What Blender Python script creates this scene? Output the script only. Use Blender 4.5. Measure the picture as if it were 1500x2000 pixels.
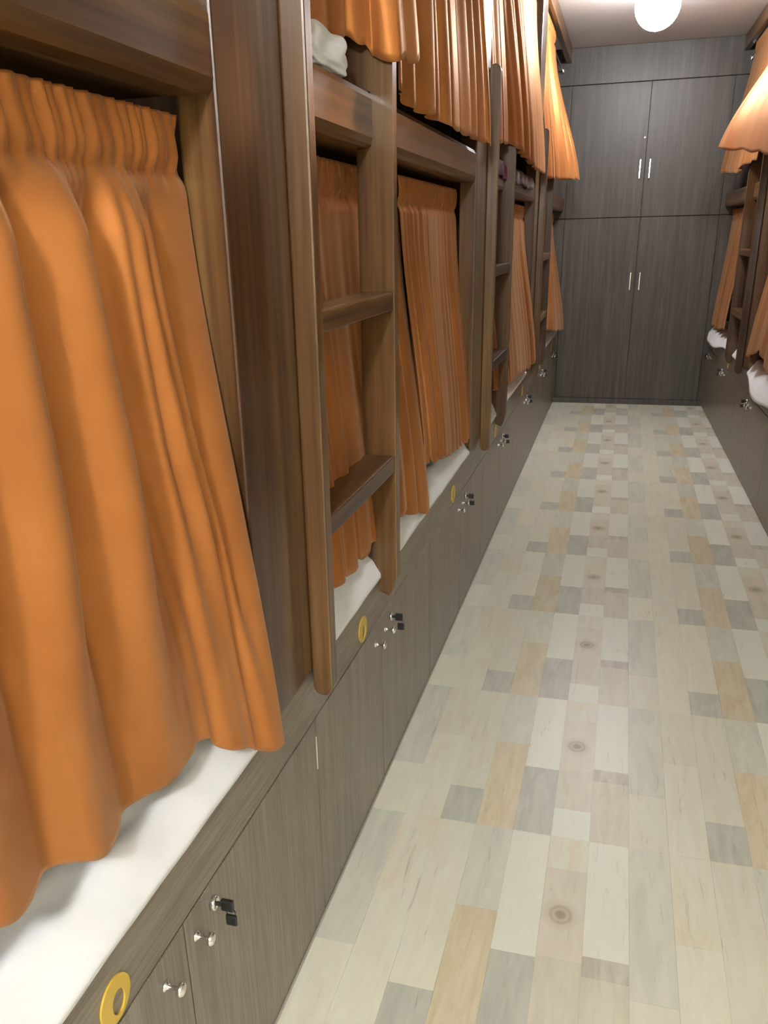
import bpy, bmesh, math, random
from mathutils import Matrix, Vector

for o in list(bpy.data.objects):
    bpy.data.objects.remove(o)
scene = bpy.context.scene
COL = scene.collection
random.seed(7)

# ------------------------------------------------------------------ camera
def set_camera():
    F, yaw, pitch, roll, cx, cy = 1651.76, -.2833, -.3790, -.0232, 723.1, 1125.4
    f = Vector((math.sin(yaw)*math.cos(pitch), math.cos(yaw)*math.cos(pitch), math.sin(pitch)))
    r = Vector((math.cos(yaw), -math.sin(yaw), 0))
    u = r.cross(f)
    r2 = r*math.cos(roll) + u*math.sin(roll)
    u2 = r2.cross(f)
    cd = bpy.data.cameras.new('camera')
    cam = bpy.data.objects.new('camera', cd)
    COL.objects.link(cam)
    m = Matrix((r2, u2, -f)).transposed().to_4x4()
    m.translation = (0, 0, 1.5)
    cam.matrix_world = m
    cd.sensor_fit = 'VERTICAL'
    cd.sensor_height = 24
    cd.lens = F/2000*24
    cd.shift_x = (750-cx)/2000
    cd.shift_y = (cy-1000)/2000
    cd.clip_start = .02
    scene.camera = cam
set_camera()

# ------------------------------------------------------------------ world, exposure
w = bpy.data.worlds.new('world')
scene.world = w
w.use_nodes = True
w.node_tree.nodes['Background'].inputs[0].default_value = (.75, .85, 1, 1)
w.node_tree.nodes['Background'].inputs[1].default_value = 0.0
scene.view_settings.view_transform = 'Standard'
scene.view_settings.look = 'None'
scene.view_settings.gamma = 1
scene.view_settings.use_curve_mapping = False
scene.view_settings.exposure = 2.68
LAMPS = [((.067, 6.40, 2.80), 17.0), ((.05, -1.75, 2.80), 58.0)]     # globe centre, emission strength
LAMP_COLOUR = (.96, .985, 1.0)

XL = -.568                      # front plane of the left-hand row
YE = 8.38                       # face of the wardrobe wall
ZC = 2.95                       # ceiling
def XR(y): return .842 - .0155*(y-4.6)

class Side:
    def __init__(s, sign): s.sign = sign
    def p(s, d, y, z):          # d: depth behind the front plane (negative = into the aisle)
        return Vector((XL-d, y, z)) if s.sign < 0 else Vector((XR(y)+d, y, z))
LEFT, RIGHT = Side(-1), Side(1)

# ------------------------------------------------------------------ materials
def newmat(name):
    m = bpy.data.materials.new(name)
    m.use_nodes = True
    nt = m.node_tree
    return m, nt, nt.nodes['Principled BSDF']
def node(nt, t, **k):
    n = nt.nodes.new(t)
    for a, b in k.items():
        if a in n.inputs.keys(): n.inputs[a].default_value = b
        else: setattr(n, a, b)
    return n
def ramp(nt, stops):
    r = nt.nodes.new('ShaderNodeValToRGB')
    e = r.color_ramp.elements
    while len(e) < len(stops): e.new(.5)
    for x, (p, c) in zip(e, stops):
        x.position = p; x.color = (*c, 1)
    return r
def wood(name, axis, dark, mid, light, rough, spec=.5, fine=1.0, coat=0):
    m, nt, b = newmat(name)
    L = nt.links.new
    g = node(nt, 'ShaderNodeNewGeometry')
    mp = node(nt, 'ShaderNodeMapping')
    sc = [1, 1, 1]; sc[axis] = .035
    mp.inputs['Scale'].default_value = sc
    L(g.outputs['Position'], mp.inputs['Vector'])
    n1 = node(nt, 'ShaderNodeTexNoise', Scale=17*fine, Detail=3, Roughness=.55, Distortion=.25)
    n2 = node(nt, 'ShaderNodeTexNoise', Scale=95*fine, Detail=3, Roughness=.6)
    for n in (n1, n2): L(mp.outputs[0], n.inputs['Vector'])
    r1 = ramp(nt, [(.33, dark), (.5, mid), (.68, light)])
    L(n1.outputs[0], r1.inputs[0])
    r2 = ramp(nt, [(.35, (.62, .60, .60)), (.6, (1.08, 1.08, 1.08))])
    L(n2.outputs[0], r2.inputs[0])
    mx = node(nt, 'ShaderNodeMix', data_type='RGBA', blend_type='MULTIPLY')
    mx.inputs[0].default_value = .8
    L(r1.outputs[0], mx.inputs[6]); L(r2.outputs[0], mx.inputs[7])
    L(mx.outputs[2], b.inputs['Base Color'])
    b.inputs['Roughness'].default_value = rough
    b.inputs['Specular IOR Level'].default_value = spec
    b.inputs['Coat Weight'].default_value = coat
    b.inputs['Coat Roughness'].default_value = .12
    bp = node(nt, 'ShaderNodeBump', Strength=.12, Distance=.002)
    L(n2.outputs[0], bp.inputs['Height']); L(bp.outputs[0], b.inputs['Normal'])
    return m
def plain(name, c, rough=.5, metal=0, spec=.5):
    m, nt, b = newmat(name)
    b.inputs['Base Color'].default_value = (*c, 1)
    b.inputs['Roughness'].default_value = rough
    b.inputs['Metallic'].default_value = metal
    b.inputs['Specular IOR Level'].default_value = spec
    return m
def mottled(name, c0, c1, scale, rough=.7, bump=0, bscale=40, stretch=(1, 1, 1), spec=.4):
    m, nt, b = newmat(name)
    L = nt.links.new
    g = node(nt, 'ShaderNodeNewGeometry')
    mp = node(nt, 'ShaderNodeMapping'); mp.inputs['Scale'].default_value = stretch
    L(g.outputs['Position'], mp.inputs['Vector'])
    n = node(nt, 'ShaderNodeTexNoise', Scale=scale, Detail=5, Roughness=.6)
    L(mp.outputs[0], n.inputs['Vector'])
    r = ramp(nt, [(.35, c0), (.65, c1)])
    L(n.outputs[0], r.inputs[0]); L(r.outputs[0], b.inputs['Base Color'])
    b.inputs['Roughness'].default_value = rough
    b.inputs['Specular IOR Level'].default_value = spec
    if bump:
        n2 = node(nt, 'ShaderNodeTexNoise', Scale=bscale, Detail=4)
        L(g.outputs['Position'], n2.inputs['Vector'])
        bp = node(nt, 'ShaderNodeBump', Strength=bump, Distance=.004)
        L(n2.outputs[0], bp.inputs['Height']); L(bp.outputs[0], b.inputs['Normal'])
    return m
T = dict(dark=(.056, .023, .008), mid=(.112, .054, .018), light=(.185, .098, .032))
TEAK_Z = wood('teak_upright_grain', 2, **T, rough=.32, spec=.45, coat=.38)
TEAK_Y = wood('teak_lengthwise_grain', 1, **T, rough=.34, spec=.4, coat=.18)
TEAK_X = wood('teak_cross_grain', 0, **T, rough=.3, coat=.2)
LAMI = wood('grey_brown_laminate', 2, (.190, .158, .124), (.225, .190, .150), (.250, .214, .170), .34, fine=2.2)
LAMI_Y = wood('grey_brown_laminate_lengthwise', 1, (.190, .155, .122), (.225, .186, .148), (.250, .210, .168), .34, fine=2.2)
WARD = wood('dark_wardrobe_laminate', 2, (.054, .042, .034), (.072, .058, .047), (.096, .079, .066), .42, fine=1.6)
INSIDE = plain('dark_carcass_board', (.05, .035, .025), .7)
CHROME = plain('polished_chrome', (.85, .85, .86), .12, 1)
BLACK = plain('black_plastic', (.012, .012, .012), .4)
YELLOW = plain('yellow_plastic', (.62, .42, .05), .35)
PALE = plain('pale_edge', (.75, .72, .65), .5)
SHEET = mottled('white_cotton', (.86, .88, .91), (.91, .92, .94), 6, .85, .25, 30, spec=.2)
CEIL = mottled('pale_ceiling_board', (.74, .71, .70), (.80, .77, .76), 2.5, .55)
PLASTER = mottled('cream_plaster', (.62, .58, .48), (.66, .62, .52), 3, .8)

def satin():
    m, nt, b = newmat('orange_satin')
    L = nt.links.new
    g = node(nt, 'ShaderNodeNewGeometry')
    n = node(nt, 'ShaderNodeTexNoise', Scale=5, Detail=3)
    L(g.outputs['Position'], n.inputs['Vector'])
    r = ramp(nt, [(.3, (.345, .120, .029)), (.7, (.43, .160, .041))])
    L(n.outputs[0], r.inputs[0]); L(r.outputs[0], b.inputs['Base Color'])
    b.inputs['Roughness'].default_value = .47
    b.inputs['Metallic'].default_value = .40
    b.inputs['Specular IOR Level'].default_value = .5
    b.inputs['Specular Tint'].default_value = (1, .66, .34, 1)
    b.inputs['Sheen Weight'].default_value = .25
    b.inputs['Sheen Tint'].default_value = (1, .75, .5, 1)
    n2 = node(nt, 'ShaderNodeTexNoise', Scale=420, Detail=2)
    L(g.outputs['Position'], n2.inputs['Vector'])
    bp = node(nt, 'ShaderNodeBump', Strength=.10, Distance=.001)
    L(n2.outputs[0], bp.inputs['Height']); L(bp.outputs[0], b.inputs['Normal'])
    return m
SATIN = satin()

# ------------------------------------------------------------------ object helpers
def tag(o, label=None, cat=None, group=None, kind=None):
    if label: o['label'] = label
    if cat: o['category'] = cat
    if group: o['group'] = group
    if kind: o['kind'] = kind
    return o
def thing(name, loc, label, cat, group=None):
    o = bpy.data.objects.new(name, None)
    COL.objects.link(o)
    o.location = loc
    o.empty_display_size = .05
    return tag(o, label, cat, group)
def wloc(o):
    v = Vector((0, 0, 0))
    while o:
        v += o.location
        o = o.parent
    return v
def link(name, me, parent=None, mat=None, loc=(0, 0, 0)):
    o = bpy.data.objects.new(name, me)
    COL.objects.link(o)
    if mat and not me.materials: me.materials.append(mat)
    o.parent = parent
    o.location = loc
    return o
def build(name, bm, mat, parent=None, smooth=False, recalc=True):
    """bm is in world coordinates; the object's origin goes to its parent's place"""
    if recalc: bmesh.ops.recalc_face_normals(bm, faces=bm.faces)
    off = wloc(parent)
    if off.length: bmesh.ops.translate(bm, vec=-off, verts=bm.verts)
    me = bpy.data.meshes.new(name)
    bm.to_mesh(me); bm.free()
    if smooth:
        for p in me.polygons: p.use_smooth = True
    return link(name, me, parent, mat)
def add_box(bm, S, d0, d1, y0, y1, z0, z1, bev=0):
    vs = [bm.verts.new(S.p(d, y, z)) for d in (d0, d1) for y in (y0, y1) for z in (z0, z1)]
    fs = [bm.faces.new([vs[i] for i in q]) for q in ((0,1,3,2), (4,6,7,5), (0,4,5,1), (2,3,7,6), (0,2,6,4), (1,5,7,3))]
    if bev:
        es = list({e for f in fs for e in f.edges})
        bmesh.ops.bevel(bm, geom=es, offset=bev, segments=2, affect='EDGES', profile=.6)
def box(name, S, d0, d1, y0, y1, z0, z1, mat, parent=None, bev=.003):
    bm = bmesh.new()
    add_box(bm, S, d0, d1, y0, y1, z0, z1, bev)
    return build(name, bm, mat, parent)
class Flat:                      # plain world axes for the room shell
    def p(s, d, y, z): return Vector((d, y, z))
W = Flat()
def extrude_profile(S, prof, y0, y1, bev=.004):
    """prof: outline in (d, z), pushed along y"""
    bm = bmesh.new()
    a = [bm.verts.new(S.p(d, y0, z)) for d, z in prof]
    b = [bm.verts.new(S.p(d, y1, z)) for d, z in prof]
    n = len(prof)
    f0 = bm.faces.new(a); f1 = bm.faces.new(b[::-1])
    for i in range(n): bm.faces.new((a[i], b[i], b[(i+1) % n], a[(i+1) % n]))
    if bev:
        es = list({e for f in (f0, f1) for e in f.edges})
        bmesh.ops.bevel(bm, geom=es, offset=bev, segments=2, affect='EDGES', profile=.6)
    return bm
def lathe_x(prof, n=16):
    """profile (along +x, radius) turned round the x axis"""
    bm = bmesh.new()
    rings = []
    for x, r in prof:
        rings.append([bm.verts.new((x, r*math.cos(2*math.pi*k/n), r*math.sin(2*math.pi*k/n))) for k in range(n)])
    for a, b in zip(rings, rings[1:]):
        for k in range(n): bm.faces.new((a[k], a[(k+1) % n], b[(k+1) % n], b[k]))
    bm.faces.new(rings[0][::-1]); bm.faces.new(rings[-1])
    return bm
def local_mesh(name, bm, mat, smooth=False):
    bmesh.ops.recalc_face_normals(bm, faces=bm.faces)
    me = bpy.data.meshes.new(name)
    bm.to_mesh(me); bm.free()
    me.materials.append(mat)
    if smooth:
        for p in me.polygons: p.use_smooth = True
    return me
def tube(name, pts, r, mat, parent=None, n=10):
    bm = bmesh.new()
    rings = []
    for i, p in enumerate(pts):
        t = (Vector(pts[min(i+1, len(pts)-1)]) - Vector(pts[max(i-1, 0)])).normalized()
        a = t.orthogonal().normalized(); b = t.cross(a)
        rings.append([bm.verts.new(Vector(p) + r*(a*math.cos(2*math.pi*k/n) + b*math.sin(2*math.pi*k/n))) for k in range(n)])
    for a, b in zip(rings, rings[1:]):
        for k in range(n): bm.faces.new((a[k], a[(k+1) % n], b[(k+1) % n], b[k]))
    bm.faces.new(rings[0]); bm.faces.new(rings[-1])
    return build(name, bm, mat, parent, smooth=True)
def smoothstep(t):
    t = max(0, min(1, t)); return t*t*(3-2*t)

# ------------------------------------------------------------------ the room shell
def shell():
    def st(name, *a, mat):
        o = box(name, W, *a, mat, None, 0)
        return tag(o, kind='structure')
    st('ceiling', -1.62, 1.95, -2.8, 8.9, ZC, ZC+.1, mat=CEIL)
    st('wall_left', -1.62, -1.54, -2.8, 8.9, -.05, ZC, mat=PLASTER)
    st('wall_right', 1.84, 1.92, -2.8, 8.9, -.05, ZC, mat=PLASTER)
    st('wall_back', -1.54, 1.84, -2.8, -2.7, -.05, ZC, mat=PLASTER)
    st('wall_end', -1.54, 1.84, 8.80, 8.9, -.05, ZC, mat=PLASTER)
shell()

# floor: vinyl printed as short planks; every plank its own piece
def plank_mat(name, base, streak, amount, scale=6, knot=None):
    m, nt, b = newmat(name)
    L = nt.links.new
    g = node(nt, 'ShaderNodeNewGeometry')
    oi = node(nt, 'ShaderNodeObjectInfo')
    mp = node(nt, 'ShaderNodeMapping'); mp.inputs['Scale'].default_value = (5, .9, 1)
    mp.inputs['Rotation'].default_value = (0, 0, .12)
    L(g.outputs['Position'], mp.inputs['Vector'])
    n = node(nt, 'ShaderNodeTexNoise', Scale=scale, Detail=5, Roughness=.6, Distortion=.8)
    L(mp.outputs[0], n.inputs['Vector'])
    r = ramp(nt, [(.40, (0, 0, 0)), (.75, (1, 1, 1))])
    L(n.outputs[0], r.inputs[0])
    mul = node(nt, 'ShaderNodeMath', operation='MULTIPLY'); mul.inputs[1].default_value = amount
    L(r.outputs[0], mul.inputs[0])
    mx = node(nt, 'ShaderNodeMix', data_type='RGBA')
    mx.inputs[6].default_value = (*base, 1); mx.inputs[7].default_value = (*streak, 1)
    L(mul.outputs[0], mx.inputs[0])
    out = mx.outputs[2]
    # dark hairline grain
    mp2 = node(nt, 'ShaderNodeMapping'); mp2.inputs['Scale'].default_value = (14, 1.1, 1)
    mp2.inputs['Rotation'].default_value = (0, 0, -.08)
    L(g.outputs['Position'], mp2.inputs['Vector'])
    n2 = node(nt, 'ShaderNodeTexNoise', Scale=3, Detail=6, Roughness=.7, Distortion=1.5)
    L(mp2.outputs[0], n2.inputs['Vector'])
    r2 = ramp(nt, [(.60, (1, 1, 1)), (.72, (.70, .69, .65))])
    L(n2.outputs[0], r2.inputs[0])
    m2 = node(nt, 'ShaderNodeMix', data_type='RGBA', blend_type='MULTIPLY')
    m2.inputs[0].default_value = 1
    L(out, m2.inputs[6]); L(r2.outputs[0], m2.inputs[7])
    out = m2.outputs[2]
    if knot:
        tc = node(nt, 'ShaderNodeTexCoord')
        k = node(nt, 'ShaderNodeMapping'); k.inputs['Location'].default_value = (.05, .1, 0)
        k.inputs['Scale'].default_value = (1.0, 2.6, 1)
        L(tc.outputs['Object'], k.inputs['Vector'])
        ln = node(nt, 'ShaderNodeVectorMath', operation='LENGTH')
        L(k.outputs[0], ln.inputs[0])
        rk = ramp(nt, [(.0, (.50, .46, .38)), (.10, (.55, .5, .42)), (.16, (.8, .78, .72)), (.24, (.66, .62, .55)), (.30, (.9, .88, .84)), (.5, (1, 1, 1))])
        L(ln.outputs['Value'], rk.inputs[0])
        m3 = node(nt, 'ShaderNodeMix', data_type='RGBA', blend_type='MULTIPLY'); m3.inputs[0].default_value = 1
        L(out, m3.inputs[6]); L(rk.outputs[0], m3.inputs[7])
        out = m3.outputs[2]
    hv = node(nt, 'ShaderNodeHueSaturation')
    vr = node(nt, 'ShaderNodeMapRange'); vr.inputs[3].default_value = .95; vr.inputs[4].default_value = 1.04
    L(oi.outputs['Random'], vr.inputs[0]); L(vr.outputs[0], hv.inputs['Value'])
    L(out, hv.inputs['Color']); L(hv.outputs[0], b.inputs['Base Color'])
    b.inputs['Roughness'].default_value = .38
    b.inputs['Specular IOR Level'].default_value = .45
    return m
CREAM = (.745, .745, .605)
PM = dict(cream=plank_mat('plank_cream', CREAM, (.68,.61,.48), .6), white=plank_mat('plank_white', (.80,.815,.70), (.75,.755,.64), .6),
          grey=plank_mat('plank_grey', (.57,.58,.49), (.42,.43,.365), .9), blue=plank_mat('plank_blue_grey', (.70,.70,.58), (.56,.58,.50), .9, 5),
          tan=plank_mat('plank_tan', (.70,.63,.45), (.58,.475,.29), .9), peach=plank_mat('plank_peach', CREAM, (.72,.61,.45), .9),
          beige=plank_mat('plank_beige', (.69,.66,.53), (.58,.54,.42), .8), knot=plank_mat('plank_knotted', (.71,.66,.53), (.62,.56,.44), .6, knot=1),
          dknot=plank_mat('plank_dark_knot', (.60,.57,.47), (.40,.38,.31), .9))
# one repeat, column by column from the left: (near fraction, far fraction, tone)
REPEAT = [
    [(0, .33, 'cream'), (.33, 1, 'blue')],
    [(0, .58, 'cream'), (.58, 1, 'peach')],
    [(0, .22, 'grey'), (.22, 1, 'cream')],
    [(0, .58, 'tan'), (.58, 1, 'blue')],
    [(0, .42, 'grey'), (.42, 1, 'white')],
    [(0, .17, 'white'), (.17, .43, 'beige'), (.43, .83, 'knot'), (.83, 1, 'peach')],
    [(0, .38, 'beige'), (.38, .46, 'dknot'), (.46, 1, 'white')]]
def floor():
    fl = box('floor', W, -1.54, 1.84, -2.7, 8.80, -.05, -.004, mottled('vinyl_backing', (.42, .40, .32), (.48, .46, .36), 5, .5), None, 0)
    tag(fl, kind='structure')
    PX, PY, X0, Y0 = .10075, .7380, .1345, 1.9084
    cells = []
    for c in range(-7, 8):
        x0, x1 = X0 + c*PX, X0 + (c+1)*PX
        for k in range(-6, 10):
            for a, b, t in REPEAT[c % 7]:
                y0, y1 = Y0 + (k+a)*PY, Y0 + (k+b)*PY
                y1 = min(y1, 8.40)
                if y1 - y0 < .02: continue
                xa, xb = max(x0, XL+.004), min(x1, XR((y0+y1)/2)+.012)
                if xb - xa < .008: continue
                cells.append((xa, xb, y0, y1, t))
    def seen(c):                 # larger first as the photograph sees them
        y = (c[2]+c[3])/2; x = (c[0]+c[1])/2
        if y < 1.1: return 0
        px = 1213 + 1650*(x)/max(y, .3)*.95
        vis = 1 if px < 1560 else .01
        return vis*(c[1]-c[0])*(c[3]-c[2])/y**3
    cells.sort(key=seen, reverse=True)
    bm = bmesh.new(); add_box(bm, W, -.5, .5, -.5, .5, -1, 0, 0)
    base = {}
    src = bpy.data.meshes.new('plank'); bmesh.ops.recalc_face_normals(bm, faces=bm.faces); bm.to_mesh(src); bm.free()
    for t, m in PM.items():
        me = src.copy(); me.materials.append(m); base[t] = me
    G = .0004
    for xa, xb, y0, y1, t in cells[:300]:
        o = link('plank', base[t], fl, None, ((xa+xb)/2, (y0+y1)/2, 0))
        o.scale = (xb-xa-G, y1-y0-G, .004)
    bm = bmesh.new()
    names = list(PM)
    for xa, xb, y0, y1, t in cells[300:]:
        n0 = len(bm.faces)
        add_box(bm, W, xa+G/2, xb-G/2, y0+G/2, y1-G/2, -.004, 0, 0)
        bm.faces.ensure_lookup_table()
        for f in bm.faces[n0:]: f.material_index = names.index(t)
    o = build('planks', bm, None, fl)
    for t in names: o.data.materials.append(PM[t])
    tag(o, kind='stuff')
floor()

# ------------------------------------------------------------------ the wardrobe wall at the end of the aisle
def wardrobe():
    t = thing('built_in_wardrobe', (.1, YE+.2, 0), 'dark brown wood wardrobe filling the far end wall of the aisle', 'wardrobe')
    x0, x1, xm = -1.53, 1.83, .098
    box('body', W, x0, x1, YE+.022, 8.79, 0, ZC-.002, INSIDE, t, 0)
    box('plinth', W, x0, x1, YE-.002, YE+.02, 0, .05, WARD, t, .002)
    box('top_fascia', W, x0, x1, YE, YE+.02, 2.675, ZC-.002, WARD, t, .002)
    cuts = [x0, -.55, xm, .745, x1]
    hm = None
    for z0, z1, hz in ((.053, 1.627, 1.10), (1.633, 2.670, 2.01)):
        for i in range(4):
            a, b = cuts[i]+.001, cuts[i+1]-.001
            dr = box('wardrobe_door', W, a, b, YE, YE+.02, z0, z1, WARD, t, .002)
            if i in (1, 2):
                hx = xm + (-.040 if i == 1 else .040)
                bm = bmesh.new()
                add_box(bm, W, hx-.006, hx+.006, YE-.032, YE-.022, hz-.075, hz+.075, .003)
                for q in (-.055, .055): add_box(bm, W, hx-.005, hx+.005, YE-.024, YE-.0002, hz+q-.005, hz+q+.005, .001)
                h = build('handle', bm, CHROME, dr); tag(h, 'slim upright chrome handle')
            if i == 1 and z0 > 1:
                bm = lathe_x([(0, .011), (.006, .011), (.007, .009)])
                bmesh.ops.rotate(bm, verts=bm.verts, matrix=Matrix.Rotation(-math.pi/2, 3, 'Z'), cent=(0, 0, 0))
                bmesh.ops.translate(bm, verts=bm.verts, vec=(xm-.02, YE-.0002, 2.25))
                tag(build('lock', bm, CHROME, dr, True), 'small round chrome lock')
wardrobe()

# ------------------------------------------------------------------ storage cabinets under the bunks
knob_me = local_mesh('door_knob', lathe_x([(0, .009), (.002, .009), (.004, .005), (.008, .0036), (.020, .0036), (.022, .006), (.0235, .0105), (.028, .0112), (.031, .008), (.0318, .003)], 18), CHROME, True)
lock_me = local_mesh('door_lock', lathe_x([(0, .0125), (.006, .0125), (.008, .011), (.009, .006)], 18), CHROME, True)
def key_mesh():
    bm = bmesh.new()
    add_box(bm, W, .008, .020, -.0015, .0015, -.004, .004, 0)
    add_box(bm, W, .016, .038, -.004, .004, -.011, .011, .003)
    return local_mesh('key', bm, BLACK)
def tag_mesh():
    bm = bmesh.new()
    add_box(bm, W, .022, .042, -.003, .003, -.040, -.019, .003)
    n = 10
    for k in range(n):                  # split ring that carries it
        a0, a1 = 2*math.pi*k/n, 2*math.pi*(k+1)/n
        vs = [bm.verts.new((.032+r*math.sin(a), y, -.014+r*math.cos(a))) for a in (a0, a1) for r in (.0075, .009) for y in (-.0008, .0008)]
        for q in ((0,1,3,2), (4,6,7,5), (0,4,5,1), (2,3,7,6)): bm.faces.new([vs[i] for i in q])
    return local_mesh('key_tag', bm, BLACK)
key_me, keytag_me = key_mesh(), tag_mesh()
def disc_mesh():
    """yellow plate with an off-centre opening, thin in x"""
    bm = bmesh.new(); n = 36
    R = []
    for x in (0, .003):
        for ring in (0, 1):
            R.append([bm.verts.new((x, (.034*math.cos(a) if ring == 0 else .005+.015*math.cos(a)), (.034*math.sin(a) if ring == 0 else -.008+.019*math.sin(a)))) for a in (2*math.pi*k/n for k in range(n))])
    for a, b in ((R[0], R[1]), (R[2], R[3]), (R[0], R[2]), (R[1], R[3])):
        for k in range(n): bm.faces.new((a[k], a[(k+1) % n], b[(k+1) % n], b[k]))
    return local_mesh('number_disc', bm, YELLOW)
disc_me = disc_mesh()

def cabinet(S, y0, ym, y1, label, group, disc=True, fit=True):
    t = thing('storage_cabinet', S.p(.45, ym, 0), label, 'cabinet', group)
    off = wloc(t)
    rot = 0 if S.sign < 0 else math.pi
    box('body', S, .021, .93, y0+.002, y1-.002, 0, .598, INSIDE, t, 0)
    hb = box('header_board', S, 0, .02, y0+.0005, y1-.0005, .536, .655, LAMI_Y, t, .002)
    def put(name, me, par, d, y, z, lab=None):
        o = link(name, me, par, None, S.p(d, y, z) - wloc(par))
        o.rotation_euler = (0, 0, rot)
        if lab: o['label'] = lab
        return o
    if disc: put('number_disc', disc_me, hb, -.0002, ym-.185, .578, 'yellow disc with a dark opening')
    for a, b, kn in ((y0, ym, ym-.070), (ym, y1, ym+.030)):
        dr = box('storage_door', S, 0, .019, a+.0018, b-.0018, .006, .532, LAMI, t, .0015)
        if fit:
            put('door_knob', knob_me, dr, -.0002, kn, .480, 'chrome mushroom knob')
            if b == y1:
                put('door_lock', lock_me, dr, -.0002, kn+.062, .492, 'chrome ring lock')
                k = put('key', key_me, dr, -.0002, kn+.062, .492, 'black-headed key left in the lock')
                put('key_tag', keytag_me, dr, -.0002, kn+.062, .492, 'black tag hanging from the key')
    return t
LB = [-1.04, -.90, .30, 1.497, 2.698, 3.90, 5.10, 6.30, 7.50, 8.372]
LM = [None, -.30, .885, 2.052, 3.305, 4.48, 5.72, 6.92, 8.05]
LN = [None, 'grey-brown storage cabinet behind the nearest one under the left row, mostly out of sight',
      'nearest grey-brown storage cabinet with chrome knobs, under the big front orange curtain',
      'grey-brown storage cabinet below the near ladder on the left, second from the camera',
      'grey-brown storage cabinet on the left just beyond the near ladder, third from the camera',
      'grey-brown storage cabinet on the left below the second ladder, fourth from the camera',
      'grey-brown storage cabinet on the left, fifth from the camera, before the third ladder',
      'grey-brown storage cabinet on the left below the third ladder, next to last before the wardrobe',
      'last grey-brown storage cabinet on the left, touching the wardrobe wall']
strip_parent = None
for i in range(1, 9):
    c = cabinet(LEFT, LB[i], LM[i], LB[i+1], LN[i], 'storage cabinets under the left bunks')
    if i == 2: strip_parent = c
# thin pale strip where two doors meet, below the near ladder
tag(box('edge_strip', LEFT, -.0008, .004, 1.4945, 1.4985, .405, .487, PALE, strip_parent, 0), 'short pale strip on the door edge')
RB = [3.85, 5.05, 6.40, 7.75, 8.372]
RMD = [4.45, 5.755, 7.12, 8.10]
RN = ['grey-brown storage cabinet at the right edge of the picture, nearest in the right row',
      'grey-brown storage cabinet on the right under the drooping white sheet',
      'grey-brown storage cabinet on the right below the ladder',
      'last grey-brown storage cabinet on the right, touching the wardrobe wall']
for i in range(4):
    cabinet(RIGHT, RB[i], RMD[i], RB[i+1], RN[i], 'storage cabinets under the right bunks', disc=i > 0)

# ------------------------------------------------------------------ bunk frames and ladders
ZR0, ZR1 = 1.69, 1.803           # upper side rail
def semicap(d0, d1, z, up, n=8):
    c, r = (d0+d1)/2, abs(d1-d0)/2
    out = []
    for k in range(n+1):
        a = math.pi*k/n
        out.append((c + (d0-c)*math.cos(a), z + (r if up else -r)*math.sin(a)*1.0))
    return out
def bunk(S, a, b, pw, label, group, end_post=False, high=False):
    """two-tier bunk: a = near edge of its near post, b = near edge of the next post"""
    t = thing('bunk_bed', S.p(.45, (a+b)/2, .6), label, 'bunk bed', group)
    box('post', S, -.008, .055, a, a+pw, .6655, ZC-.003, TEAK_Z, t, .004)
    box('partition', S, .0555, .93, a+pw-.03, a+pw, .6655, ZC-.003, TEAK_Z, t, 0)
    e = b - .0006
    s = a + pw + .0006
    box('base_ledge', S, .002, .06, a, e, .6552, .665, LAMI_Y, t, .002)
    box('lower_platform', S, .061, .93, a, e, .5995, .640, INSIDE, t, 0)
    # upper rail: rounded board
    prof = [(.045, ZR0), (.045, ZR1), (.012, ZR1), (.000, ZR1-.006), (-.005, ZR1-.018), (-.005, ZR0+.02), (-.001, ZR0+.006), (.010, ZR0)]
    build('upper_rail', extrude_profile(S, prof, s, e, 0), TEAK_Y, t)
    box('upper_platform', S, .0456, .93, s, e, ZR0+.002, ZR0+.035, TEAK_Y, t, 0)
    box('top_rail', S, -.002, .04, s, e, 2.84, ZC-.003, TEAK_Y, t, .003)
    if end_post:
        pass
    if high: box('side_guard', S, .02, .04, s, e, ZR1+.0005, 2.22, TEAK_Y, t, .004)
    return t
def ladder(S, y, label, group, top_near=2.115):
    """two uprights and two treads; y = near face of the near upright"""
    t = thing('bunk_ladder', S.p(-.03, y+.28, .6), label, 'ladder', group)
    wd = .036
    near = semicap(-.0085, -.052, .63, False) + semicap(-.052, -.0085, top_near-.022, True)
    tag(build('upright', extrude_profile(S, near, y, y+wd), TEAK_Z, t), 'near upright with rounded ends')
    yf = y + .56
    far = [(.034, .667), (-.001, .667), (-.001, .615), (-.030, .602), (-.042, .625), (-.052, .66)]
    far += [(-.052, 1.86), (-.048, 1.89), (-.030, 1.915), (.02, 1.93), (.10, 1.945), (.108, 1.935), (.108, ZR1+.001), (-.0055, ZR1+.001), (-.0055, ZR0-.001), (.034, ZR0-.001)]
    tag(build('upright', extrude_profile(S, far, yf, yf+wd), TEAK_Z, t), 'far upright with a broad curved top')
    for z in (1.384, .992):
        box('tread', S, -.049, .030, y+wd+.0005, yf-.0005, z-.042, z, TEAK_Y, t, .004)
    return t
LA = [-1.04, 1.222, 3.47, 5.71, YE]     # near edges of the posts
PW = .285
BN = ['two-tier brown wooden bunk nearest the camera on the left, behind the large front curtain',
      'two-tier brown wooden bunk on the left behind the near ladder, second from the camera',
      'two-tier brown wooden bunk on the left behind the second ladder',
      'two-tier brown wooden bunk on the left at the far end beside the wardrobe']
for i in range(4):
    bunk(LEFT, LA[i], LA[i+1]-.001 if i < 3 else 8.372, PW, BN[i], 'bunks of the left row', high=(i == 0))
LADY = [LA[1]+PW-.034, LA[2]+PW-.034, LA[3]+PW-.034]
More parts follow.
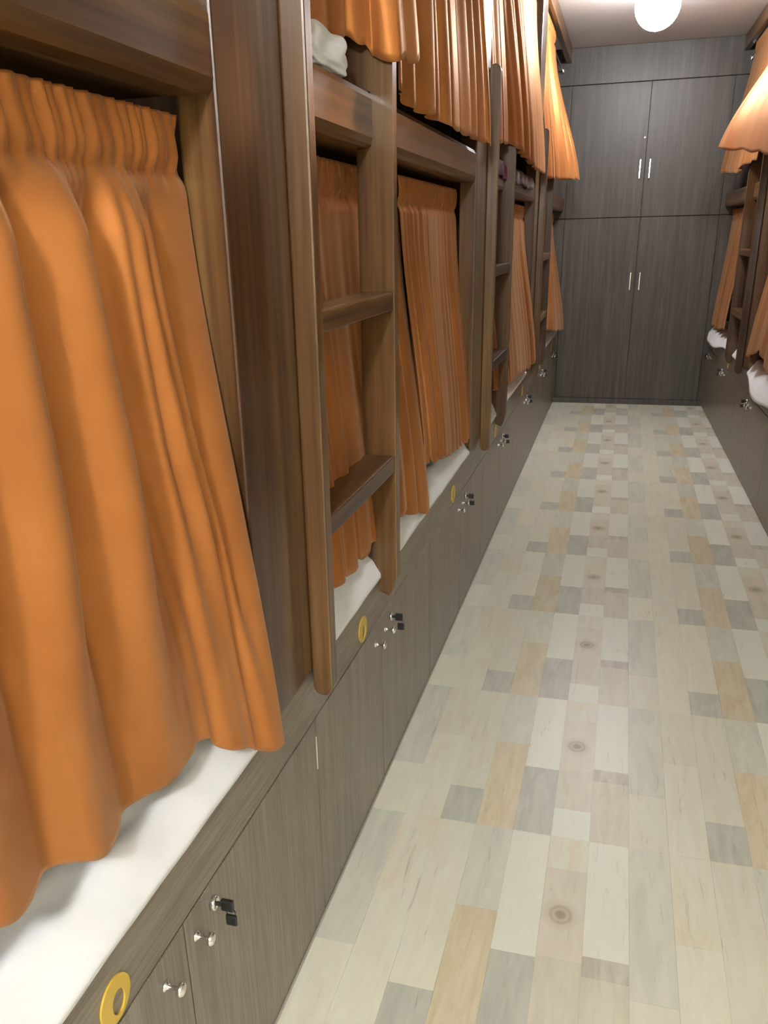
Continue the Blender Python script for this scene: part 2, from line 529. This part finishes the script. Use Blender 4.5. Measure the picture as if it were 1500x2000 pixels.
for y, l in zip(LADY, ['near brown wooden ladder with two treads on the left bunks', 'middle brown wooden ladder on the left bunks, second from the camera', 'farthest brown wooden ladder on the left bunks, by the last curtains']):
    ladder(LEFT, y, l, 'ladders of the left row')
RA = [3.62, 5.95, YE]
for i, l in enumerate(['two-tier brown wooden bunk at the right edge of the picture, nearer of the right row', 'two-tier brown wooden bunk at the far right beside the wardrobe']):
    bunk(RIGHT, RA[i], RA[i+1]-.001 if i == 0 else 8.372, PW, l, 'bunks of the right row')
ladder(RIGHT, RA[1]+PW-.034, 'brown wooden ladder on the right-hand bunks', 'ladders of the right row')

# ------------------------------------------------------------------ curtains
def interp(pts, u):
    for a, b in zip(pts, pts[1:]):
        if u <= b[0]:
            t = (u-a[0])/max(b[0]-a[0], 1e-9)
            return [x+(y-x)*t for x, y in zip(a[1:], b[1:])]
    return list(pts[-1][1:])
def curtain(S, label, group, top, hem, nf, amp, seed, zt, dt=.055, header=.075, nu=None, nv=64, gather=1.0, pinch=None, spread=1.0, sharp=.3, ridges=()):
    """top: (y0, y1) along the rod.  hem: list of (u, y, d, z).  nf folds of depth amp."""
    R = random.Random(seed)
    if hem[0][0] != 0: hem = [(0, *hem[0][1:])] + hem
    nu = nu or int(min(460, max(150, nf*16)))
    ph = [R.uniform(0, 6.28) for _ in range(12)]
    fr = [nf*R.uniform(.93, 1.07), nf*.47*R.uniform(.9, 1.1), nf*1.9*R.uniform(.9, 1.1), nf*.23]
    hf = (top[1]-top[0])/.024
    bm = bmesh.new()
    grid = []
    L0 = zt
    for j in range(nv+1):
        v = (j/nv)**1.15
        row = []
        for i in range(nu+1):
            u = i/nu
            yb, db, zb = interp(hem, u)
            yt = top[0] + (top[1]-top[0])*u
            z = zt + (zb-zt)*v
            drop = zt - z
            w = smoothstep(drop/max(zt-zb, .1))
            w = w*.55 + .45*(drop/max(zt-zb, .1))
            y = yt + (yb-yt)*w*spread + (yb-yt)*(1-spread)*w
            d = dt + (db-dt)*(w**1.3)
            wander = .35*math.sin(2.2*v+ph[5])*.12
            uu = u + wander/nf
            f = math.sin(2*math.pi*fr[0]*uu+ph[0] + .9*math.sin(2*math.pi*fr[3]*u+ph[3]))
            f = f + sharp*math.sin(2*(2*math.pi*fr[0]*uu+ph[0])+1.1)
            g = .55*math.sin(2*math.pi*fr[1]*u+ph[1]+.8*v) + .28*math.sin(2*math.pi*fr[2]*u+ph[2]-1.2*v)
            below = max(0, drop-header)
            grow = .30 + .70*smoothstep(below/.45)
            env = 0 if drop < header*.5 else smoothstep((drop-header*.5)/.05)
            mod = .65+.35*math.sin(2*math.pi*1.3*u+ph[6])
            dd = amp*grow*env*mod*(f+g)*.5
            yy = amp*.45*grow*env*math.cos(2*math.pi*fr[0]*uu+ph[0])
            hz = math.exp(-((drop-header*.45)/(header*.55))**2)
            ruff = .0050*gather*hz*(math.sin(2*math.pi*hf*u+ph[7]+1.3*math.sin(drop*45+9*u)+1.8*math.sin(hf*.9*u+ph[9])) + .7*math.sin(2*math.pi*hf*.53*u+ph[8]-drop*30))
            pin = -.008*math.exp(-((drop-header)/.012)**2)*-1
            d += dd + ruff + pin
            for rt, rm, rb, rw, rd in ridges:          # single drawn folds: position at top, middle, hem; width; depth
                rc = rt+(rm-rt)*min(1, w*2.2) if w < .4545 else rm+(rb-rm)*(w-.4545)/.5455
                q = (y-rc)/rw; rd = rd*(1-.6*smoothstep((w-.55)/.45))
                if abs(q) < 4: d -= rd*math.exp(-q*q)*smoothstep((drop-header*.8)/.10)*(1 if rd > 0 else 1)
            y += yy
            if v > .9: z += .006*math.sin(2*math.pi*fr[0]*u+ph[0]+1)*(v-.9)*10
            row.append(bm.verts.new(S.p(d, y, z)))
        grid.append(row)
    for a, b in zip(grid, grid[1:]):
        for i in range(nu): bm.faces.new((a[i], a[i+1], b[i+1], b[i]))
    y_mid = (top[0]+top[1])/2
    o = build('curtain', bm, SATIN, None, smooth=True, recalc=False)
    org = S.p(dt, y_mid, zt)
    for vtx in o.data.vertices: vtx.co -= org
    o.location = org
    md = o.modifiers.new('cloth', 'SOLIDIFY'); md.thickness = .0016; md.offset = 0
    return tag(o, label, 'curtain', group)
def rod(S, y0, y1, z, d, label, group):
    t = thing('curtain_rod', S.p(d, (y0+y1)/2, z), label, 'curtain rod', group)
    tube('rod', [S.p(d, y0+.004, z), S.p(d, y1-.004, z)], .006, CHROME, t)
    for y in (y0, y1):
        s = 1 if y == y0 else -1
        bm = bmesh.new()
        add_box(bm, S, d-.010, d+.010, min(y+s*.0005, y+s*.010), max(y+s*.0005, y+s*.010), z-.016, z+.016, .002)
        tag(build('bracket', bm, CHROME, t), 'chrome end bracket')
# lower curtains, left row
LG, UG = 'orange lower-bunk curtains', 'orange upper-bunk curtains'
E1 = [LA[i]+PW for i in range(4)]      # far edges of the posts
ZT = 1.668
RIDGES = [(1.015, 1.03, 1.065, .011, .017), (1.035, 1.062, 1.115, .012, .020), (1.055, 1.10, 1.165, .014, .020), (.985, .985, 1.0, .026, -.024), (.90, .905, .90, .034, .032),
          (.83, .835, .81, .022, -.022), (.77, .765, .73, .034, .034), (.69, .69, .65, .025, -.024), (.62, .61, .57, .04, .032), (1.12, 1.15, 1.14, .02, -.012), (.93, .95, .955, .02, -.012)]
curtain(LEFT, 'large orange satin curtain nearest the camera, filling the left foreground', LG, (-.70, 1.217),
        [(0, -.70, .03, .86), (.30, 0, .03, .86), (.60, .52, .020, .850), (.66, .62, .016, .825), (.71, .72, .010, .797), (.77, .84, .022, .778), (.82, .94, .008, .784), (.87, 1.03, -.006, .772), (.91, 1.08, -.014, .728), (.945, 1.12, -.030, .690), (1, 1.19, -.044, .676)],
        11, .013, 3, ZT, nu=900, nv=110, sharp=.3, ridges=RIDGES)
curtain(LEFT, 'orange curtain hanging behind the near ladder on the left', LG, (E1[1]+.03, 2.62),
        [(0, 1.56, .012, .775), (.2, 1.72, .006, .765), (.45, 1.97, .008, .752), (.72, 2.27, -.002, .765), (.85, 2.42, -.008, .722), (1, 2.62, -.014, .664)],
        8, .026, 11, ZT, dt=.085)
curtain(LEFT, 'orange curtain just right of the near ladder, above the third cabinet', LG, (2.56, LA[2]-.012),
        [(0, 2.60, .004, .830), (.2, 2.74, -.004, .808), (.55, 3.0, -.010, .765), (1, LA[2]-.015, -.006, .735)],
        13, .019, 5, ZT, dt=.068, gather=.6)
curtain(LEFT, 'orange lower curtain beside the second ladder on the left', LG, (4.02, LA[3]-.03),
        [(0, 4.20, -.004, .80), (.25, 4.6, -.012, .76), (.5, 4.95, -.03, .76), (.75, 5.4, -.042, .735), (1, LA[3]-.012, -.052, .75)],
        10, .024, 8, ZT)
curtain(LEFT, 'orange lower curtain gathered at the far left end by the wardrobe', LG, (7.25, 7.95),
        [(0, 6.55, -.03, .86), (.35, 7.1, -.045, .80), (.7, 7.6, -.055, .74), (1, 8.15, -.075, .705)],
        5, .03, 21, ZT)
for (a, b, l) in ((-.755, LA[1]-.001, 'chrome curtain rod of the nearest lower bunk on the left'), (E1[1]+.0015, LA[2]-.002, 'chrome curtain rod of the lower bunk behind the near ladder'),
                  (E1[2]+.0015, LA[3]-.002, 'chrome curtain rod of the lower bunk behind the second ladder'), (E1[3]+.0015, 8.371, 'chrome curtain rod of the far lower bunk on the left')):
    rod(LEFT, a, b, ZT-.030, .108, l, 'rods of the left lower bunks')
# upper curtains, left row
ZU = 2.815
curtain(LEFT, 'orange upper curtain draped over the top of the near ladder on the left', UG, (E1[1]+.01, 2.30),
        [(0, 1.56, -.004, 1.806), (.10, 1.66, .012, 1.830), (.20, 1.87, .044, 1.864), (.21, 1.88, .043, 1.884), (.40, 1.97, .032, 1.892), (.55, 2.012, .004, 1.888), (.60, 2.02, -.012, 1.860), (.66, 2.024, -.030, 1.856), (.74, 2.03, -.062, 1.857), (.85, 2.08, -.082, 1.860), (1, 2.17, -.078, 1.874)],
        5, .014, 31, ZU, dt=.03)
curtain(LEFT, 'orange upper curtain with narrow folds just beyond the near ladder on the left', UG, (2.28, LA[2]-.01),
        [(0, 2.22, -.010, 1.832), (.12, 2.32, -.024, 1.805), (.3, 2.55, -.030, 1.806), (.6, 2.95, -.036, 1.808), (1, LA[2]+.01, -.044, 1.815)],
        9, .034, 33, ZU, dt=.03)
curtain(LEFT, 'orange upper curtain between the second and third ladders on the left', UG, (E1[2]+.01, LA[3]-.01),
        [(0, 3.83, -.012, 1.856), (.2, 4.20, -.028, 1.880), (.24, 4.3, -.06, 1.872), (.45, 4.65, -.055, 1.855), (.8, 5.3, -.058, 1.838), (1, LA[3]+.03, -.060, 1.845)],
        12, .030, 37, ZU, dt=.03)
curtain(LEFT, 'orange upper curtain flaring into the aisle at the far left end', UG, (E1[3]+.02, 7.0),
        [(0, 6.06, -.056, 1.842), (.5, 6.36, -.125, 1.846), (1, 6.72, -.205, 1.860)],
        7, .035, 41, ZU, dt=.03)
# right row
curtain(RIGHT, 'orange upper curtain billowing out at the right edge of the picture', UG, (4.2, 5.93),
        [(0, 4.1, -.12, 1.82), (.45, 4.85, -.215, 1.838), (.75, 5.3, -.275, 1.89), (1, 5.75, -.37, 1.940)],
        5, .018, 51, ZU, dt=.03)
curtain(RIGHT, 'short-looking orange upper curtain at the far right, behind the billowing one', UG, (E1[3]+.3, 7.9),
        [(0, 6.5, -.055, 1.925), (.3, 6.95, -.08, 1.915), (.45, 7.2, -.078, 1.888), (1, 7.95, -.100, 1.935)],
        6, .03, 53, ZU, dt=.03)
curtain(RIGHT, 'orange lower curtain at the right edge above the drooping sheet', LG, (4.3, 5.92),
        [(0, 4.2, -.03, .80), (.5, 5.0, -.046, .765), (.72, 5.36, -.042, .84), (.78, 5.5, -.042, .85), (.85, 5.7, -.038, .79), (1, 5.94, -.034, .765)],
        8, .03, 57, ZT)
curtain(RIGHT, 'dim orange lower curtain at the far right beside the wardrobe', LG, (7.3, 8.25),
        [(0, 7.35, -.012, .79), (.5, 7.8, -.006, .745), (1, 8.28, -.006, .735)],
        6, .028, 59, ZT)
rod(RIGHT, RA[0]+PW+.0015, RA[1]-.002, ZT-.030, .108, 'chrome curtain rod of the near lower bunk on the right', 'rods of the right lower bunks')
rod(RIGHT, RA[1]+PW+.0015, 8.371, ZT-.030, .108, 'chrome curtain rod of the far lower bunk on the right', 'rods of the right lower bunks')
for S, a, b, l in ((LEFT, E1[1]+.0015, LA[2]-.002, 'chrome curtain rod high above the near ladder on the left'), (LEFT, E1[2]+.0015, LA[3]-.002, 'chrome curtain rod high above the second ladder on the left'),
                (LEFT, E1[3]+.0015, 8.371, 'chrome curtain rod high at the far left end'), (RIGHT, RA[0]+PW+.0015, RA[1]-.002, 'chrome curtain rod high at the right edge'), (RIGHT, RA[1]+PW+.0015, 8.371, 'chrome curtain rod high at the far right end')):
    rod(S, a, b, ZU-.030, .066, l, 'rods of the upper bunks')

# ------------------------------------------------------------------ mattresses and sheets
def sheet(S, y0, y1, label, seed, droop=None, end=None):
    R = random.Random(seed)
    ph = [R.uniform(0, 6.28) for _ in range(8)]
    prof = [(.90, .735), (.6, .742), (.35, .748), (.25, .752), (.19, .755), (.15, .756), (.12, .755), (.10, .7535), (.085, .751), (.070, .747), (.058, .742), (.046, .735), (.036, .727), (.027, .717), (.019, .706), (.012, .694), (.006, .683), (.001, .675), (-.0035, .669), (-.0050, .663), (-.0050, .655)]
    ns = int((y1-y0)/.018)
    bm = bmesh.new(); grid = []
    np_ = len(prof)
    for i in range(ns+1):
        y = y0 + (y1-y0)*i/ns
        row = []
        for j, (d, z) in enumerate(prof):
            q = j/(np_-1)
            near = smoothstep((.25-d)/.2)
            wv = .0045*math.sin(9*y+ph[0]+14*d) + .003*math.sin(23*y+ph[1]-30*d) + .0025*math.sin(41*y+ph[2]+55*d)
            ridge = .0065*math.sin(115*d+1.6*math.sin(2.3*y+ph[3])+ph[4])
            z2 = z + (wv+ridge*smoothstep((d-.012)/.02))*near*(1 if j < np_-4 else .25)
            d2 = d
            if droop:
                k = droop(y)
                if q > .45:
                    e = (q-.45)/.55
                    d2 -= k*.9*e; z2 -= k*.75*e**2
            row.append(bm.verts.new(S.p(d2, y, z2)))
        grid.append(row)
    for a, b in zip(grid, grid[1:]):
        for j in range(np_-1): bm.faces.new((a[j], a[j+1], b[j+1], b[j]))
    o = build('bed_sheet', bm, SHEET, None, smooth=True, recalc=False)
    org = S.p(.4, (y0+y1)/2, .74)
    for v in o.data.vertices: v.co -= org
    o.location = org
    md = o.modifiers.new('cloth', 'SOLIDIFY'); md.thickness = .002; md.offset = 0
    return tag(o, label, 'bed sheet', 'white sheets on the lower bunks')
MAT = mottled('blue_ticking', (.45, .47, .55), (.5, .52, .6), 8, .9)
def mattress(S, y0, y1, z0, z1, label, d0=.062):
    o = box('mattress', S, d0, .92, y0, y1, z0, z1, MAT, None, .02)
    org = S.p(.5, (y0+y1)/2, z0)
    for v in o.data.vertices: v.co -= org
    o.location = org
    return tag(o, label, 'mattress', 'mattresses')
beds = [(LEFT, -.74, LA[1]-.006, 'of the nearest lower bunk on the left', 'white cotton sheet showing below the large front curtain', None),
        (LEFT, E1[1]+.006, LA[2]-.006, 'of the lower bunk behind the near ladder', 'white cotton sheet seen through and beyond the near ladder', None),
        (LEFT, E1[2]+.006, LA[3]-.006, 'of the lower bunk behind the second ladder', 'rumpled white sheet on the left beyond the second ladder', None),
        (LEFT, E1[3]+.006, 8.36, 'of the far lower bunk on the left', 'scrap of white sheet at the far left end under the gathered curtain', None),
        (RIGHT, RA[0]+PW+.006, RA[1]-.006, 'of the near lower bunk on the right', 'white sheet drooping over the bed edge at the right side', lambda y: .07*math.exp(-((y-5.25)/.50)**2)),
        (RIGHT, RA[1]+PW+.006, 8.36, 'of the far lower bunk on the right', 'small white patch of sheet at the far right beside the wardrobe', lambda y: .05*math.exp(-((y-7.85)/.45)**4))]
for k, (S, a, b, m, l, dr) in enumerate(beds):
    mattress(S, a, b, .6405, .725, 'mattress ' + m)
    sheet(S, a, b, l, 100+k, dr)
for S, a, b, m in ((LEFT, E1[1]+.006, LA[2]-.006, 'of the upper bunk above the near ladder'), (LEFT, E1[2]+.006, LA[3]-.006, 'of the upper bunk above the second ladder'),
                   (LEFT, E1[3]+.006, 8.36, 'of the far upper bunk on the left'), (RIGHT, RA[1]+PW+.006, 8.36, 'of the far upper bunk on the right')):
    mattress(S, a, b, ZR0+.0355, 1.775, 'mattress ' + m, d0=.112)
# crumpled white bedding at the edge of the upper bunk
def bundle():
    bm = bmesh.new()
    bmesh.ops.create_icosphere(bm, subdivisions=5, radius=1)
    R = random.Random(4)
    ph = [R.uniform(0, 6.28) for _ in range(6)]
    for v in bm.verts:
        p = v.co.normalized()
        k = 1 + .06*math.sin(5*p.x+7*p.y+ph[0]) + .05*math.sin(9*p.y-6*p.z+ph[1]) + .03*math.sin(17*p.x+13*p.z+ph[2])
        q = Vector([math.copysign(abs(c)**.75, c) for c in p])*k
        v.co = Vector((q.x*.055, q.y*.135, max(q.z, -.75)*.045))
    for f in bm.faces: f.smooth = True
    me = bpy.data.meshes.new('bedding_bundle'); bm.to_mesh(me); bm.free()
    o = link('bedding_bundle', me, None, SHEET, LEFT.p(.052, 1.79, ZR1+.036))
    tag(o, 'crumpled white bedding on the rail above the near ladder, under the upper curtain', 'bedding')
bundle()
# purple-grey blanket hanging over the second upper rail
def blanket():
    m, nt, b = newmat('purple_grey_blanket')
    L = nt.links.new
    g = node(nt, 'ShaderNodeNewGeometry'); sx = node(nt, 'ShaderNodeSeparateXYZ')
    L(g.outputs['Position'], sx.inputs[0])
    mr = node(nt, 'ShaderNodeMapRange'); mr.inputs[1].default_value = 3.9; mr.inputs[2].default_value = 5.6
    L(sx.outputs['Y'], mr.inputs[0])
    r = ramp(nt, [(0, (.10, .07, .08)), (.13, (.12, .08, .09)), (.17, (.24, .05, .16)), (.24, (.30, .08, .22)), (.28, (.16, .12, .14)), (1, (.19, .16, .17))])
    L(mr.outputs[0], r.inputs[0]); L(r.outputs[0], b.inputs['Base Color'])
    b.inputs['Roughness'].default_value = .9
    bm = bmesh.new(); grid = []
    prof = [(.16, 1.812), (.10, 1.818), (.05, 1.818), (.02, 1.816), (.002, 1.812), (-.009, 1.802), (-.012, 1.79), (-.013, 1.775), (-.013, 1.76), (-.013, 1.745)]
    for i in range(61):
        y = 4.0 + 1.5*i/60
        grid.append([bm.verts.new(LEFT.p(d - (.004*math.sin(31*y)+.003*math.sin(57*y))*(1 if d < 0 else 0) - (.003 if d < 0 else 0), y, z + .006*math.sin(13*y)*(d < .03))) for d, z in prof])
    for a, c in zip(grid, grid[1:]):
        for j in range(len(prof)-1): bm.faces.new((a[j], a[j+1], c[j+1], c[j]))
    o = build('blanket', bm, m, None, smooth=True, recalc=False)
    md = o.modifiers.new('cloth', 'SOLIDIFY'); md.thickness = .003; md.offset = 0
    tag(o, 'purple-grey blanket with a pink stripe over the rail beyond the second ladder', 'blanket')
blanket()

# ------------------------------------------------------------------ ceiling lamps
def lamp(loc, power, label):
    t = thing('ceiling_lamp', (loc[0], loc[1], ZC), label, 'ceiling lamp', 'globe lamps along the ceiling')
    bm = lathe_x([(0, .062), (.010, .062), (.016, .050), (.020, .045)], 28)
    bmesh.ops.rotate(bm, verts=bm.verts, matrix=Matrix.Rotation(math.pi/2, 3, 'Y'), cent=(0, 0, 0))
    bmesh.ops.translate(bm, verts=bm.verts, vec=(loc[0], loc[1], ZC-.0005))
    build('ceiling_rose', bm, plain('white_enamel', (.8, .8, .8), .3), t, True)
    bm = bmesh.new()
    bmesh.ops.create_uvsphere(bm, u_segments=32, v_segments=20, radius=.135)
    bmesh.ops.translate(bm, verts=bm.verts, vec=loc)
    m, nt, b = newmat('lit_opal_glass')
    b.inputs['Base Color'].default_value = (.9, .9, .9, 1)
    b.inputs['Emission Color'].default_value = (*LAMP_COLOUR, 1)
    b.inputs['Emission Strength'].default_value = power
    tag(build('globe', bm, m, t, True), 'glowing white globe')
lamp(*LAMPS[0], 'glowing white globe lamp on the ceiling at the far end of the aisle')
lamp(*LAMPS[1], 'white globe lamp on the ceiling behind the camera')
